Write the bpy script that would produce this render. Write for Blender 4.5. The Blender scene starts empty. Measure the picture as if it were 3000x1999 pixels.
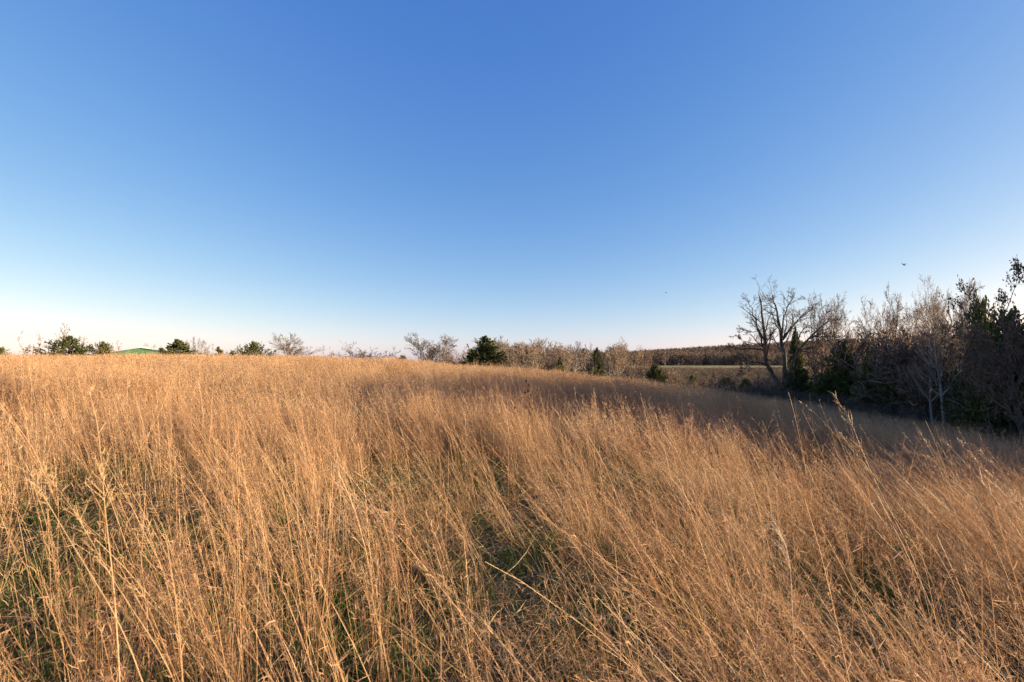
import bpy, math, random
import numpy as np
from mathutils import Vector, Matrix

R = math.radians
rng = np.random.default_rng(7)
scene = bpy.context.scene
COL = scene.collection

# ------------------------------------------------------------------ camera, sky, sun, exposure
F_PX, W_PX, CX, CY = 1417.0, 3000.0, 1500.0, 999.5      # focal length in photo pixels
CAM_Z = 1.72
PITCH = R(2.36)                                          # camera tilted slightly up
cam = bpy.data.cameras.new("camera")
cam.sensor_width = 36.0
cam.lens = 36.0 * F_PX / W_PX
cam.clip_start = 0.05
cam.clip_end = 8000
cam.dof.use_dof = True
cam.dof.focus_distance = 5.5
cam.dof.aperture_fstop = 4.0
cam_ob = bpy.data.objects.new("camera", cam)
COL.objects.link(cam_ob)
cam_ob.location = (0, 0, CAM_Z)
cam_ob.rotation_euler = (R(90) + PITCH, 0, 0)
scene.camera = cam_ob

SUN_AZ, SUN_EL = R(95), R(10.5)       # azimuth clockwise from the view direction (+Y)
world = bpy.data.worlds.new("World")
scene.world = world
world.use_nodes = True
wn = world.node_tree.nodes
sky = wn.new("ShaderNodeTexSky")
sky.sky_type = 'NISHITA'
sky.sun_disc = False
sky.sun_elevation = SUN_EL
sky.sun_rotation = SUN_AZ
sky.altitude = 0
sky.air_density = 0.7
sky.dust_density = 0.6
sky.ozone_density = 1.0
# the camera's colour response, the same over the whole sky: one power curve per channel
wl = world.node_tree.links
sep = wn.new("ShaderNodeSeparateColor"); com = wn.new("ShaderNodeCombineColor")
wl.new(sky.outputs[0], sep.inputs[0])
for ch, (power, gain) in enumerate(((1.27, 0.66), (0.87, 0.945), (0.39, 2.03))):
    pw = wn.new("ShaderNodeMath"); pw.operation = 'POWER'; pw.inputs[1].default_value = power
    ml = wn.new("ShaderNodeMath"); ml.operation = 'MULTIPLY'; ml.inputs[1].default_value = gain
    wl.new(sep.outputs[ch], pw.inputs[0]); wl.new(pw.outputs[0], ml.inputs[0]); wl.new(ml.outputs[0], com.inputs[ch])
wl.new(com.outputs[0], wn["Background"].inputs[0])
wn["Background"].inputs[1].default_value = 0.09

sun = bpy.data.lights.new("sun", 'SUN')
sun.energy = 5.0
sun.angle = R(0.55)
sun.color = (1.0, 0.84, 0.55)
sun_ob = bpy.data.objects.new("sun", sun)
COL.objects.link(sun_ob)
sd = Vector((math.sin(SUN_AZ) * math.cos(SUN_EL), math.cos(SUN_AZ) * math.cos(SUN_EL), math.sin(SUN_EL)))
sun_ob.rotation_euler = sd.to_track_quat('Z', 'Y').to_euler()
sun_ob.location = sd * 60

scene.view_settings.view_transform = 'Standard'
scene.view_settings.look = 'None'
scene.view_settings.exposure = 1.5
scene.view_settings.gamma = 1.0
scene.cycles.max_bounces = 3
scene.cycles.diffuse_bounces = 1
scene.cycles.glossy_bounces = 1
scene.cycles.transmission_bounces = 1
scene.cycles.use_denoising = True
scene.cycles.denoising_prefilter = 'NONE'
scene.cycles.use_light_tree = False
scene.cycles.use_adaptive_sampling = False

# ------------------------------------------------------------------ terrain
def softplus(x, w):
    return w * np.logaddexp(0, x / w)
def sstep(a, b, x):
    t = np.clip((x - a) / (b - a), 0, 1)
    return t * t * (3 - 2 * t)
def smax(a, b, k):
    return k * np.logaddexp(a / k, b / k)
def H(x, y):
    x = np.asarray(x, float); y = np.asarray(y, float)
    f = -0.15 * (softplus(x, 6.0) - 6 * math.log(2))
    y0 = 25 + 0.35 * softplus(-x, 4)
    f = f - 0.0015 * np.clip(y - y0, 0, None) ** 2
    f = f + 0.017 * np.clip(y, -30, 60)
    far = -2.6 - 6.2 * sstep(-60, 25, x)
    far = far + 7.8 * sstep(115, 195, y) * sstep(20, 60, x)                 # brushy rise to the far field
    far = far - 3.4 * sstep(285, 340, y) * sstep(20, 60, x)
    far = far + 3.6 * sstep(75, 112, y) * (1 - sstep(34, 60, x)) * sstep(-45, -5, x) * (1 - sstep(190, 260, y))
    far = far + sstep(330, 720, y) * np.interp(x, [-200, 0, 99, 198, 321, 494, 800, 1500], [0, 2, 5, 11, 19, 28, 38, 42])
    h = smax(f, far, 0.8)
    h = h + 0.05 * np.sin(0.9 * x + 0.4 * y) * np.sin(0.7 * y - 0.3 * x) + 0.12 * np.sin(0.13 * x + 1) * np.sin(0.11 * y)
    return h
def Hs(x, y):
    return float(H(x, y))
H0 = Hs(0, 0)
ZC = CAM_Z + H0
cam_ob.location.z = ZC

def ray(px, py):
    a = (px - CX) / F_PX; b = -(py - CY) / F_PX
    c, s = math.cos(PITCH), math.sin(PITCH)
    return a, c - b * s, s + b * c
def at(px, py, depth):
    a, d, z = ray(px, py)
    return np.array([a / d * depth, depth, ZC + z / d * depth])
def on_ground(px, depth):
    x = (px - CX) / F_PX * depth
    return x, depth, Hs(x, depth)

# ------------------------------------------------------------------ mesh helpers
def mk_mesh(name, parts, mats, smooth=True):
    """parts: list of (V, faces(N,k), material_index, tint or None)"""
    vs, fl, mi, ti, off = [], [], [], [], 0
    for V, Fc, m, t in parts:
        vs.append(V); fl.append((Fc + off, m)); off += len(V)
        ti.append(np.full(len(V), 0.5) if t is None else t)
    V = np.concatenate(vs).astype(np.float32)
    me = bpy.data.meshes.new(name)
    me.vertices.add(len(V)); me.vertices.foreach_set("co", V.ravel())
    loops = np.concatenate([f.ravel() for f, _ in fl]).astype(np.int32)
    tot = np.concatenate([np.full(len(f), f.shape[1]) for f, _ in fl]).astype(np.int32)
    mid = np.concatenate([np.full(len(f), m) for f, m in fl]).astype(np.int32)
    st = np.concatenate([[0], np.cumsum(tot)[:-1]]).astype(np.int32)
    me.loops.add(len(loops)); me.loops.foreach_set("vertex_index", loops)
    me.polygons.add(len(tot))
    me.polygons.foreach_set("loop_start", st)
    me.polygons.foreach_set("loop_total", tot)
    me.polygons.foreach_set("material_index", mid)
    me.polygons.foreach_set("use_smooth", np.full(len(tot), smooth))
    a = me.attributes.new("tint", 'FLOAT', 'POINT')
    a.data.foreach_set("value", np.concatenate(ti).astype(np.float32))
    for m in mats:
        me.materials.append(m)
    me.update(calc_edges=True)
    return me
def link(name, data, parent=None, loc=(0, 0, 0)):
    o = bpy.data.objects.new(name, data)
    COL.objects.link(o)
    o.location = loc
    if parent:
        o.parent = parent
    return o
def tag(o, label=None, cat=None, group=None, kind=None):
    if label: o["label"] = label
    if cat: o["category"] = cat
    if group: o["group"] = group
    if kind: o["kind"] = kind
    return o

def unit(v):
    return v / np.maximum(np.linalg.norm(v, axis=-1, keepdims=True), 1e-9)
def tubes(P, Rd, S):
    """P (B,K,3) polylines, Rd (B,K) radii -> continuous tapered tubes"""
    B, K, _ = P.shape
    T = unit(np.gradient(P, axis=1))
    ref = np.where(np.abs(T[..., 2:3]) < 0.9, np.array([0., 0, 1]), np.array([1., 0, 0]))
    ref = np.repeat(ref[:, :1], K, axis=1)
    U = unit(np.cross(T, ref)); Vv = np.cross(T, U)
    a = np.arange(S) * 2 * math.pi / S
    ring = (U[:, :, None] * np.cos(a)[None, None, :, None] + Vv[:, :, None] * np.sin(a)[None, None, :, None])
    V = P[:, :, None] + ring * Rd[:, :, None, None]
    idx = np.arange(B * K * S).reshape(B, K, S)
    n = np.roll(idx, -1, axis=2)
    Q = np.stack([idx[:, :-1], n[:, :-1], n[:, 1:], idx[:, 1:]], -1).reshape(-1, 4)
    return V.reshape(-1, 3), Q
def ribbons(P, Wd, side):
    B, K, _ = P.shape
    T = unit(np.gradient(P, axis=1))
    U = unit(np.cross(T, side[:, None, :] + 1e-4))
    V = np.stack([P - U * Wd[..., None] * 0.5, P + U * Wd[..., None] * 0.5], 2)
    idx = np.arange(B * K * 2).reshape(B, K, 2)
    Q = np.stack([idx[:, :-1, 0], idx[:, :-1, 1], idx[:, 1:, 1], idx[:, 1:, 0]], -1).reshape(-1, 4)
    return V.reshape(-1, 3), Q
def sample(P, t):
    """P (B,K,3 or none), t (B,) in 0..1 -> value along the polyline"""
    K = P.shape[1]
    f = np.clip(t, 0, 0.9999) * (K - 1); i = f.astype(int); w = f - i
    b = np.arange(len(P))
    if P.ndim == 3:
        w = w[:, None]
    return P[b, i] * (1 - w) + P[b, i + 1] * w
def walk(start, d, L, K, wander, up, g):
    B = len(start)
    P = np.empty((B, K, 3)); P[:, 0] = start
    d = unit(d)
    st = (L / (K - 1))[:, None]
    for k in range(1, K):
        d = unit(d + g.normal(0, wander, (B, 3)) + np.array([0, 0, up]))
        P[:, k] = P[:, k - 1] + d * st
    return P
def grow(P, Rd, n, t0, t1, ang, lr, K, up, wander, rr, g, rmin=0.003, taper=0.25):
    B = len(P)
    par = np.repeat(np.arange(B), n)
    t = g.uniform(t0, t1, len(par))
    start = sample(P[par], t); r = sample(Rd[par], t)
    T = unit(sample(P[par], np.minimum(t + 0.08, 1)) - sample(P[par], np.maximum(t - 0.08, 0)))
    perp = unit(np.cross(T, g.normal(size=(len(par), 3))))
    a = R(ang) * g.uniform(0.6, 1.35, len(par))[:, None]
    d = T * np.cos(a) + perp * np.sin(a)
    Lp = np.linalg.norm(np.diff(P, axis=1), axis=2).sum(1)[par]
    L = Lp * lr * (1.15 - 0.55 * t) * g.uniform(0.6, 1.25, len(par))
    Pn = walk(start, d, L, K, wander, up, g)
    r0 = np.maximum(r * rr, rmin)
    return Pn, np.maximum(r0[:, None] * np.linspace(1, taper, K)[None], rmin * 0.8)

# ------------------------------------------------------------------ materials
def new_mat(name):
    m = bpy.data.materials.new(name); m.use_nodes = True
    nt = m.node_tree
    for n in list(nt.nodes):
        nt.nodes.remove(n)
    out = nt.nodes.new("ShaderNodeOutputMaterial")
    return m, nt, out
def ramp(nt, fac, stops):
    r = nt.nodes.new("ShaderNodeValToRGB")
    el = r.color_ramp.elements
    while len(el) < len(stops):
        el.new(0.5)
    for e, (p, c) in zip(el, stops):
        e.position = p; e.color = (*c, 1)
    nt.links.new(fac, r.inputs[0])
    return r.outputs[0]
def math_node(nt, op, a, b):
    n = nt.nodes.new("ShaderNodeMath"); n.operation = op
    for i, v in enumerate((a, b)):
        if isinstance(v, (int, float)): n.inputs[i].default_value = v
        else: nt.links.new(v, n.inputs[i])
    return n.outputs[0]
def plant_mat(name, stops, trans=0.3, rough=0.6, spec=0.25, noise_scale=0.35, w=(0.45, 0.3, 0.25)):
    """tint attribute (per stem) + per-instance random + slow change over the place"""
    m, nt, out = new_mat(name)
    at_ = nt.nodes.new("ShaderNodeAttribute"); at_.attribute_name = "tint"
    oi = nt.nodes.new("ShaderNodeObjectInfo")
    geo = nt.nodes.new("ShaderNodeNewGeometry")
    nz = nt.nodes.new("ShaderNodeTexNoise"); nz.inputs["Scale"].default_value = noise_scale
    nz.inputs["Detail"].default_value = 3
    nt.links.new(geo.outputs["Position"], nz.inputs["Vector"])
    f = math_node(nt, 'ADD', math_node(nt, 'MULTIPLY', at_.outputs["Fac"], w[0]), math_node(nt, 'MULTIPLY', oi.outputs["Random"], w[1]))
    f = math_node(nt, 'ADD', f, math_node(nt, 'MULTIPLY', nz.outputs["Fac"], w[2]))
    c = ramp(nt, f, stops)
    p = nt.nodes.new("ShaderNodeBsdfPrincipled")
    p.inputs["Roughness"].default_value = rough
    p.inputs["Specular IOR Level"].default_value = spec
    nt.links.new(c, p.inputs["Base Color"])
    tr = nt.nodes.new("ShaderNodeBsdfTranslucent"); nt.links.new(c, tr.inputs["Color"])
    mx = nt.nodes.new("ShaderNodeMixShader"); mx.inputs[0].default_value = trans
    nt.links.new(p.outputs[0], mx.inputs[1]); nt.links.new(tr.outputs[0], mx.inputs[2])
    nt.links.new(mx.outputs[0], out.inputs[0])
    return m
def noise_mat(name, stops, scale=6.0, rough=0.85, spec=0.2, bump=0.3, detail=6, stretch=None):
    m, nt, out = new_mat(name)
    tc = nt.nodes.new("ShaderNodeTexCoord")
    mp = nt.nodes.new("ShaderNodeMapping")
    if stretch: mp.inputs["Scale"].default_value = stretch
    nt.links.new(tc.outputs["Object"], mp.inputs[0])
    nz = nt.nodes.new("ShaderNodeTexNoise"); nz.inputs["Scale"].default_value = scale; nz.inputs["Detail"].default_value = detail
    nt.links.new(mp.outputs[0], nz.inputs["Vector"])
    c = ramp(nt, nz.outputs["Fac"], stops)
    p = nt.nodes.new("ShaderNodeBsdfPrincipled")
    p.inputs["Roughness"].default_value = rough; p.inputs["Specular IOR Level"].default_value = spec
    nt.links.new(c, p.inputs["Base Color"])
    if bump:
        b = nt.nodes.new("ShaderNodeBump"); b.inputs["Strength"].default_value = bump; b.inputs["Distance"].default_value = 0.02
        nt.links.new(nz.outputs["Fac"], b.inputs["Height"]); nt.links.new(b.outputs[0], p.inputs["Normal"])
    nt.links.new(p.outputs[0], out.inputs[0])
    return m

M = {}
M['grass'] = plant_mat("dry_grass", [(0.30, (0.21, 0.10, 0.05)), (0.44, (0.37, 0.194, 0.086)), (0.60, (0.50, 0.288, 0.134)), (0.82, (0.62, 0.405, 0.212))], 0.28, 0.5, 0.35, 0.7, (0.42, 0.22, 0.5))
M['seed'] = plant_mat("seed_fluff", [(0.32, (0.33, 0.175, 0.095)), (0.56, (0.50, 0.30, 0.165)), (0.8, (0.64, 0.44, 0.275))], 0.35, 0.8, 0.1, 0.7, (0.42, 0.22, 0.5))
M['leaf_dry'] = plant_mat("dry_leaf", [(0.15, (0.22, 0.12, 0.05)), (0.5, (0.42, 0.26, 0.11)), (0.8, (0.56, 0.40, 0.2))], 0.3, 0.6, 0.25)
M['thatch'] = plant_mat("thatch", [(0.15, (0.16, 0.105, 0.05)), (0.5, (0.33, 0.23, 0.11)), (0.85, (0.52, 0.39, 0.21))], 0.1, 0.7, 0.2)
M['green'] = plant_mat("green_blade", [(0.2, (0.045, 0.075, 0.014)), (0.5, (0.09, 0.13, 0.025)), (0.75, (0.17, 0.19, 0.05)), (0.95, (0.3, 0.25, 0.1))], 0.35, 0.5, 0.3)
M['bark'] = noise_mat("bark_grey_brown", [(0.3, (0.09, 0.07, 0.055)), (0.6, (0.19, 0.155, 0.125)), (0.8, (0.27, 0.23, 0.19))], 9, stretch=(1, 1, 0.25))
M['bark_pale'] = noise_mat("bark_pale", [(0.3, (0.15, 0.13, 0.11)), (0.55, (0.27, 0.24, 0.205)), (0.8, (0.38, 0.345, 0.3))], 7, stretch=(1, 1, 0.3))
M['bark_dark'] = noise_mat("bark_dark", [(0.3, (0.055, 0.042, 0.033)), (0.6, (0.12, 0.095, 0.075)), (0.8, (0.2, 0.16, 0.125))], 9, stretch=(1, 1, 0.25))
M['twig'] = plant_mat("twig", [(0.2, (0.09, 0.063, 0.046)), (0.5, (0.185, 0.13, 0.095)), (0.8, (0.28, 0.205, 0.15))], 0.0, 0.8, 0.15)
M['twig_tan'] = plant_mat("twig_tan", [(0.2, (0.19, 0.125, 0.08)), (0.5, (0.29, 0.205, 0.135)), (0.8, (0.38, 0.285, 0.2))], 0.0, 0.8, 0.15)
M['twig_grey'] = plant_mat("twig_grey", [(0.2, (0.11, 0.085, 0.066)), (0.5, (0.185, 0.145, 0.115)), (0.8, (0.27, 0.22, 0.175))], 0.0, 0.8, 0.15)
M['twig_dark'] = plant_mat("twig_dark", [(0.2, (0.05, 0.036, 0.028)), (0.5, (0.105, 0.075, 0.056)), (0.8, (0.17, 0.122, 0.09))], 0.0, 0.8, 0.15)
M['cedar'] = plant_mat("cedar_foliage", [(0.2, (0.035, 0.045, 0.014)), (0.5, (0.085, 0.098, 0.026)), (0.75, (0.15, 0.145, 0.04)), (0.95, (0.21, 0.16, 0.06))], 0.15, 0.6, 0.2)
M['oak'] = plant_mat("dead_oak_leaf", [(0.2, (0.07, 0.047, 0.034)), (0.5, (0.14, 0.095, 0.066)), (0.8, (0.22, 0.15, 0.10))], 0.2, 0.6, 0.2)
M['brush'] = plant_mat("brush_leaf", [(0.2, (0.11, 0.075, 0.045)), (0.5, (0.2, 0.135, 0.08)), (0.8, (0.30, 0.19, 0.10))], 0.15, 0.8, 0.1)

# ground material: dark soil and litter near, straw on the far field strip, brown leaf litter in the woods
def ground_mat():
    m, nt, out = new_mat("ground_soil")
    geo = nt.nodes.new("ShaderNodeNewGeometry")
    n1 = nt.nodes.new("ShaderNodeTexNoise"); n1.inputs["Scale"].default_value = 3.0; n1.inputs["Detail"].default_value = 9
    n2 = nt.nodes.new("ShaderNodeTexNoise"); n2.inputs["Scale"].default_value = 55.0; n2.inputs["Detail"].default_value = 4
    for n in (n1, n2):
        nt.links.new(geo.outputs["Position"], n.inputs["Vector"])
    f = math_node(nt, 'ADD', math_node(nt, 'MULTIPLY', n1.outputs["Fac"], 0.5), math_node(nt, 'MULTIPLY', n2.outputs["Fac"], 0.5))
    c = ramp(nt, f, [(0.35, (0.035, 0.028, 0.018)), (0.5, (0.085, 0.065, 0.036)), (0.65, (0.17, 0.125, 0.066))])
    at_ = nt.nodes.new("ShaderNodeAttribute"); at_.attribute_name = "tint"
    c2 = ramp(nt, n1.outputs["Fac"], [(0.3, (0.19, 0.165, 0.065)), (0.7, (0.30, 0.24, 0.105))])
    mx = nt.nodes.new("ShaderNodeMixRGB")
    nt.links.new(at_.outputs["Fac"], mx.inputs[0]); nt.links.new(c, mx.inputs[1]); nt.links.new(c2, mx.inputs[2])
    p = nt.nodes.new("ShaderNodeBsdfPrincipled"); p.inputs["Roughness"].default_value = 0.95; p.inputs["Specular IOR Level"].default_value = 0.1
    nt.links.new(mx.outputs[0], p.inputs["Base Color"])
    b = nt.nodes.new("ShaderNodeBump"); b.inputs["Strength"].default_value = 0.6; b.inputs["Distance"].default_value = 0.03
    nt.links.new(f, b.inputs["Height"]); nt.links.new(b.outputs[0], p.inputs["Normal"])
    nt.links.new(p.outputs[0], out.inputs[0])
    return m
M['ground'] = ground_mat()

def build_ground():
    rad = np.concatenate([[0.0], np.geomspace(0.4, 2900, 230)])
    na = 360
    a = np.arange(na) * 2 * math.pi / na
    X = rad[:, None] * np.sin(a); Y = rad[:, None] * np.cos(a)
    Z = H(X, Y)
    V = np.stack([X, Y, Z], -1).reshape(-1, 3)
    i = np.arange(len(rad) * na).reshape(len(rad), na); n = np.roll(i, -1, 1)
    Q = np.stack([i[:-1], i[1:], n[1:], n[:-1]], -1).reshape(-1, 4)
    t = (sstep(190, 200, Y) * (1 - sstep(285, 300, Y)) * sstep(45, 60, X)).ravel()
    o = link("ground", mk_mesh("ground", [(V, Q, 0, t)], [M['ground']]))
    tag(o, "rolling ground under the prairie grass falling away to the wooded valley", "ground", kind="structure")
build_ground()

# ------------------------------------------------------------------ scatter ("stuff") with geometry nodes, self-contained prototypes
def scatter(name, protos, mats, pts, rots, scl, label, cat, idx=None):
    parts, pid = [], []
    for k, pr in enumerate(protos):
        for p in pr:
            parts.append(p); pid.append(np.full(len(p[1]), k))
    me = mk_mesh(name, parts, mats)
    nv = len(me.vertices); n = len(pts)
    me.vertices.add(n)
    co = np.empty((nv + n) * 3, np.float32); me.vertices.foreach_get("co", co)
    co[nv * 3:] = pts.astype(np.float32).ravel(); me.vertices.foreach_set("co", co)
    def attr(nm, ty, dom, arr, key="value"):
        a = me.attributes.new(nm, ty, dom); a.data.foreach_set(key, arr)
    isp = np.zeros(nv + n, bool); isp[nv:] = True
    attr("is_pt", 'BOOLEAN', 'POINT', isp)
    attr("pid", 'INT', 'FACE', np.concatenate(pid).astype(np.int32))
    rv = np.zeros((nv + n, 3), np.float32); rv[nv:] = rots; attr("rot", 'FLOAT_VECTOR', 'POINT', rv.ravel(), "vector")
    sv = np.ones((nv + n, 3), np.float32); sv[nv:] = scl; attr("scl", 'FLOAT_VECTOR', 'POINT', sv.ravel(), "vector")
    iv = np.zeros(nv + n, np.int32); iv[nv:] = rng.integers(0, len(protos), n) if idx is None else idx; attr("idx", 'INT', 'POINT', iv)
    ng = bpy.data.node_groups.new(name, 'GeometryNodeTree')
    ng.interface.new_socket("Geometry", in_out='INPUT', socket_type='NodeSocketGeometry')
    ng.interface.new_socket("Geometry", in_out='OUTPUT', socket_type='NodeSocketGeometry')
    N = ng.nodes; L = ng.links
    gi = N.new("NodeGroupInput"); go = N.new("NodeGroupOutput")
    def named(nm, ty):
        a = N.new("GeometryNodeInputNamedAttribute"); a.data_type = ty; a.inputs["Name"].default_value = nm
        return [s for s in a.outputs if s.enabled and s.name == "Attribute"][0]
    sp = N.new("GeometryNodeSeparateGeometry"); sp.domain = 'POINT'
    L.new(gi.outputs[0], sp.inputs["Geometry"]); L.new(named("is_pt", 'BOOLEAN'), sp.inputs["Selection"])
    si = N.new("GeometryNodeSplitToInstances"); si.domain = 'FACE'
    L.new(sp.outputs["Inverted"], si.inputs["Geometry"]); L.new(named("pid", 'INT'), si.inputs["Group ID"])
    ip = N.new("GeometryNodeInstanceOnPoints")
    L.new(sp.outputs["Selection"], ip.inputs["Points"])
    L.new(si.outputs["Instances"], ip.inputs["Instance"])
    ip.inputs["Pick Instance"].default_value = True
    L.new(named("idx", 'INT'), ip.inputs["Instance Index"])
    er = N.new("FunctionNodeEulerToRotation")
    L.new(named("rot", 'FLOAT_VECTOR'), er.inputs[0]); L.new(er.outputs[0], ip.inputs["Rotation"])
    L.new(named("scl", 'FLOAT_VECTOR'), ip.inputs["Scale"])
    L.new(ip.outputs[0], go.inputs[0])
    o = link(name, me)
    md = o.modifiers.new("scatter", 'NODES'); md.node_group = ng
    tag(o, label, cat, kind="stuff")
    return o
def eulers(lean, az, spin):
    """tilt by lean towards azimuth az (world), after spinning about own axis; returns XYZ eulers"""
    n = len(lean)
    c, s = np.cos(spin), np.sin(spin); z = np.zeros(n); o = np.ones(n)
    Rz = np.stack([np.stack([c, -s, z], -1), np.stack([s, c, z], -1), np.stack([z, z, o], -1)], 1)
    # axis = up x dir
    d = np.stack([np.sin(az), np.cos(az), z], -1)
    k = np.stack([-d[:, 1], d[:, 0], z], -1)
    K = np.zeros((n, 3, 3)); K[:, 0, 2] = k[:, 1]; K[:, 1, 2] = -k[:, 0]; K[:, 2, 0] = -k[:, 1]; K[:, 2, 1] = k[:, 0]
    Rt = np.eye(3)[None] + np.sin(lean)[:, None, None] * K + (1 - np.cos(lean))[:, None, None] * (K @ K)
    m = Rt @ Rz
    ey = np.arcsin(np.clip(-m[:, 2, 0], -1, 1))
    return np.stack([np.arctan2(m[:, 2, 1], m[:, 2, 2]), ey, np.arctan2(m[:, 1, 0], m[:, 0, 0])], -1)

# ------------------------------------------------------------------ grass prototypes
def stalks(n, spread, hmin, hmax, cone, bend, width, g, heads=True, nb=10, head_len=0.045, seg=7, headw=1.0):
    """a bunch of seed stalks bending towards -x"""
    b = np.stack([g.normal(0, spread, n), g.normal(0, spread, n), np.zeros(n)], -1)
    b[:, 2] = -0.02
    a = g.uniform(0, 2 * math.pi, n); c = np.abs(g.normal(0, cone, n))
    d = np.stack([np.cos(a) * np.sin(c), np.sin(a) * np.sin(c), np.cos(c)], -1)
    L = g.uniform(hmin, hmax, n)
    P = np.empty((n, seg, 3)); P[:, 0] = b
    bd = g.uniform(0.2, 1.8, n) * bend / seg
    for k in range(1, seg):
        d = unit(d + np.stack([-bd * k / 2.5, g.normal(0, 0.022, n) + 0 * bd, g.normal(0, 0.02, n)], -1) + g.normal(0, 0.018, (n, 3)))
        P[:, k] = P[:, k - 1] + d * (L / (seg - 1))[:, None]
    w = width * g.uniform(0.7, 1.3, n)[:, None] * np.linspace(1.0, 0.4, seg)[None]
    V, Q = ribbons(P, w, g.normal(size=(n, 3)))
    tint = g.uniform(0, 1, n)
    out = [(V, Q, 0, np.repeat(tint, seg * 2))]
    if heads:
        par = np.repeat(np.arange(n), nb)
        t = g.uniform(0.45, 1.0, len(par))
        s = sample(P[par], t)
        T = unit(sample(P[par], np.minimum(t + .1, 1)) - sample(P[par], t - .1))
        pr = unit(np.cross(T, g.normal(size=(len(par), 3))))
        an = g.uniform(0.25, 1.15, len(par))[:, None]
        dd = T * np.cos(an) + pr * np.sin(an)
        hl = head_len * g.uniform(0.5, 1.5, len(par)) * (1.3 - 0.6 * t)
        Pb = walk(s, dd, hl, 3, 0.25, -0.05, g)
        wb = np.array([0.8, 1.1, 0.35])[None] * width * headw * g.uniform(0.6, 1.4, len(par))[:, None]
        V, Q = ribbons(Pb, wb, g.normal(size=(len(par), 3)))
        out.append((V, Q, 1, np.repeat(np.clip(tint[par] * 0.6 + g.uniform(0, .4, len(par)), 0, 1), 6)))
    return out
def leaves(n, spread, lmin, lmax, width, g, droop=0.5, m=2):
    b = np.stack([g.normal(0, spread, n), g.normal(0, spread, n), np.full(n, -0.01)], -1)
    a = g.uniform(0, 2 * math.pi, n); c = g.uniform(0.1, 0.75, n)
    d = np.stack([np.cos(a) * np.sin(c), np.sin(a) * np.sin(c), np.cos(c)], -1)
    L = g.uniform(lmin, lmax, n)
    P = np.empty((n, 6, 3)); P[:, 0] = b
    for k in range(1, 6):
        d = unit(d + g.normal(0, 0.12, (n, 3)) + np.array([-0.06, 0, -droop / 5]) * g.uniform(0, 2, n)[:, None])
        P[:, k] = P[:, k - 1] + d * (L / 5)[:, None]
    w = width * g.uniform(0.6, 1.4, n)[:, None] * np.array([.7, 1, 1, .85, .6, .15])[None]
    V, Q = ribbons(P, w, g.normal(size=(n, 3)))
    return (V, Q, m, np.repeat(g.uniform(0, 1, n), 12))
def straw(n, rad, g, m=0):
    c = np.stack([g.uniform(-rad, rad, n), g.uniform(-rad, rad, n), g.uniform(0.0, 0.06, n)], -1)
    a = g.normal(0.4, 0.9, n); e = g.normal(0.08, 0.15, n)
    d = np.stack([np.cos(a) * np.cos(e), np.sin(a) * np.cos(e), np.sin(e)], -1)
    P = walk(c, d, g.uniform(0.08, 0.4, n), 4, 0.15, -0.03, g)
    V, Q = ribbons(P, 0.0035 * g.uniform(0.5, 1.6, n)[:, None] * np.array([1, 1, .8, .3])[None], g.normal(size=(n, 3)))
    return (V, Q, m, np.repeat(g.uniform(0, 1, n), 8))
def blades(n, rad, lmin, lmax, g):
    c = np.stack([g.normal(0, rad, n), g.normal(0, rad, n), np.full(n, -0.005)], -1)
    a = g.uniform(0, 2 * math.pi, n); e = g.uniform(0.05, 0.6, n)
    d = np.stack([np.cos(a) * np.sin(e), np.sin(a) * np.sin(e), np.cos(e)], -1)
    P = walk(c, d, g.uniform(lmin, lmax, n), 4, 0.12, -0.08, g)
    V, Q = ribbons(P, 0.0045 * g.uniform(0.6, 1.4, n)[:, None] * np.array([.9, 1, .8, .15])[None], g.normal(size=(n, 3)))
    return (V, Q, 0, np.repeat(g.uniform(0, 1, n), 8))

def patch(g, size, tufts, lean, n_st, spread, h, cone, bend, width, nb, hl, seg, headw, n_lv, lv_w, lv_len=(0.15, 0.42), long_n=None):
    """a small patch of several tufts, all leaning towards -x by about `lean`"""
    out = []
    for q in range(tufts):
        rr_ = size * 0.62 * math.sqrt(g.uniform()) * g.uniform(0.85, 1.15); ph = g.uniform(0, 2 * math.pi)
        c = np.array([rr_ * math.cos(ph), rr_ * math.sin(ph), 0])
        k = g.uniform(0.72, 1.15)
        pr = stalks(int(g.integers(*n_st)), spread, h[0] * k, h[1] * k, cone, bend, width, g, True, nb, hl, seg, headw)
        if long_n:
            pr += stalks(int(g.integers(*long_n)), spread * 1.6, 1.0, 1.42, 0.14, 0.12, width * 1.25, g, True, 12, hl, seg + 1, headw)
        if n_lv: pr.append(leaves(int(n_lv * g.uniform(.6, 1.3)), spread * 1.1, *lv_len, lv_w, g))
        an = lean * g.uniform(0.3, 1.6) + R(4) * abs(g.normal()); az = g.normal(math.pi, 0.6)
        ca, sa = math.cos(an), math.sin(an); cz, sz = math.cos(az), math.sin(az)
        k_ = np.array([-sz, cz, 0]); Kx = np.array([[0, -k_[2], k_[1]], [k_[2], 0, -k_[0]], [-k_[1], k_[0], 0]])
        Rm = np.eye(3) + sa * Kx + (1 - ca) * (Kx @ Kx)
        for V, Q, m, t in pr:
            out.append((V @ Rm.T + c, Q, m, np.clip(t * 0.75 + g.uniform(0, .25), 0, 1)))
    # join the pieces of each material
    res = []
    for m in sorted({o[2] for o in out}):
        off, vs, qs, ts = 0, [], [], []
        for V, Q, mm, t in out:
            if mm == m:
                vs.append(V); qs.append(Q + off); ts.append(t); off += len(V)
        res.append((np.concatenate(vs), np.concatenate(qs), m, np.concatenate(ts)))
    return res
LEANS = (R(7), R(20), R(36))
near_p, mid_p, far_p = [], [], []
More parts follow.
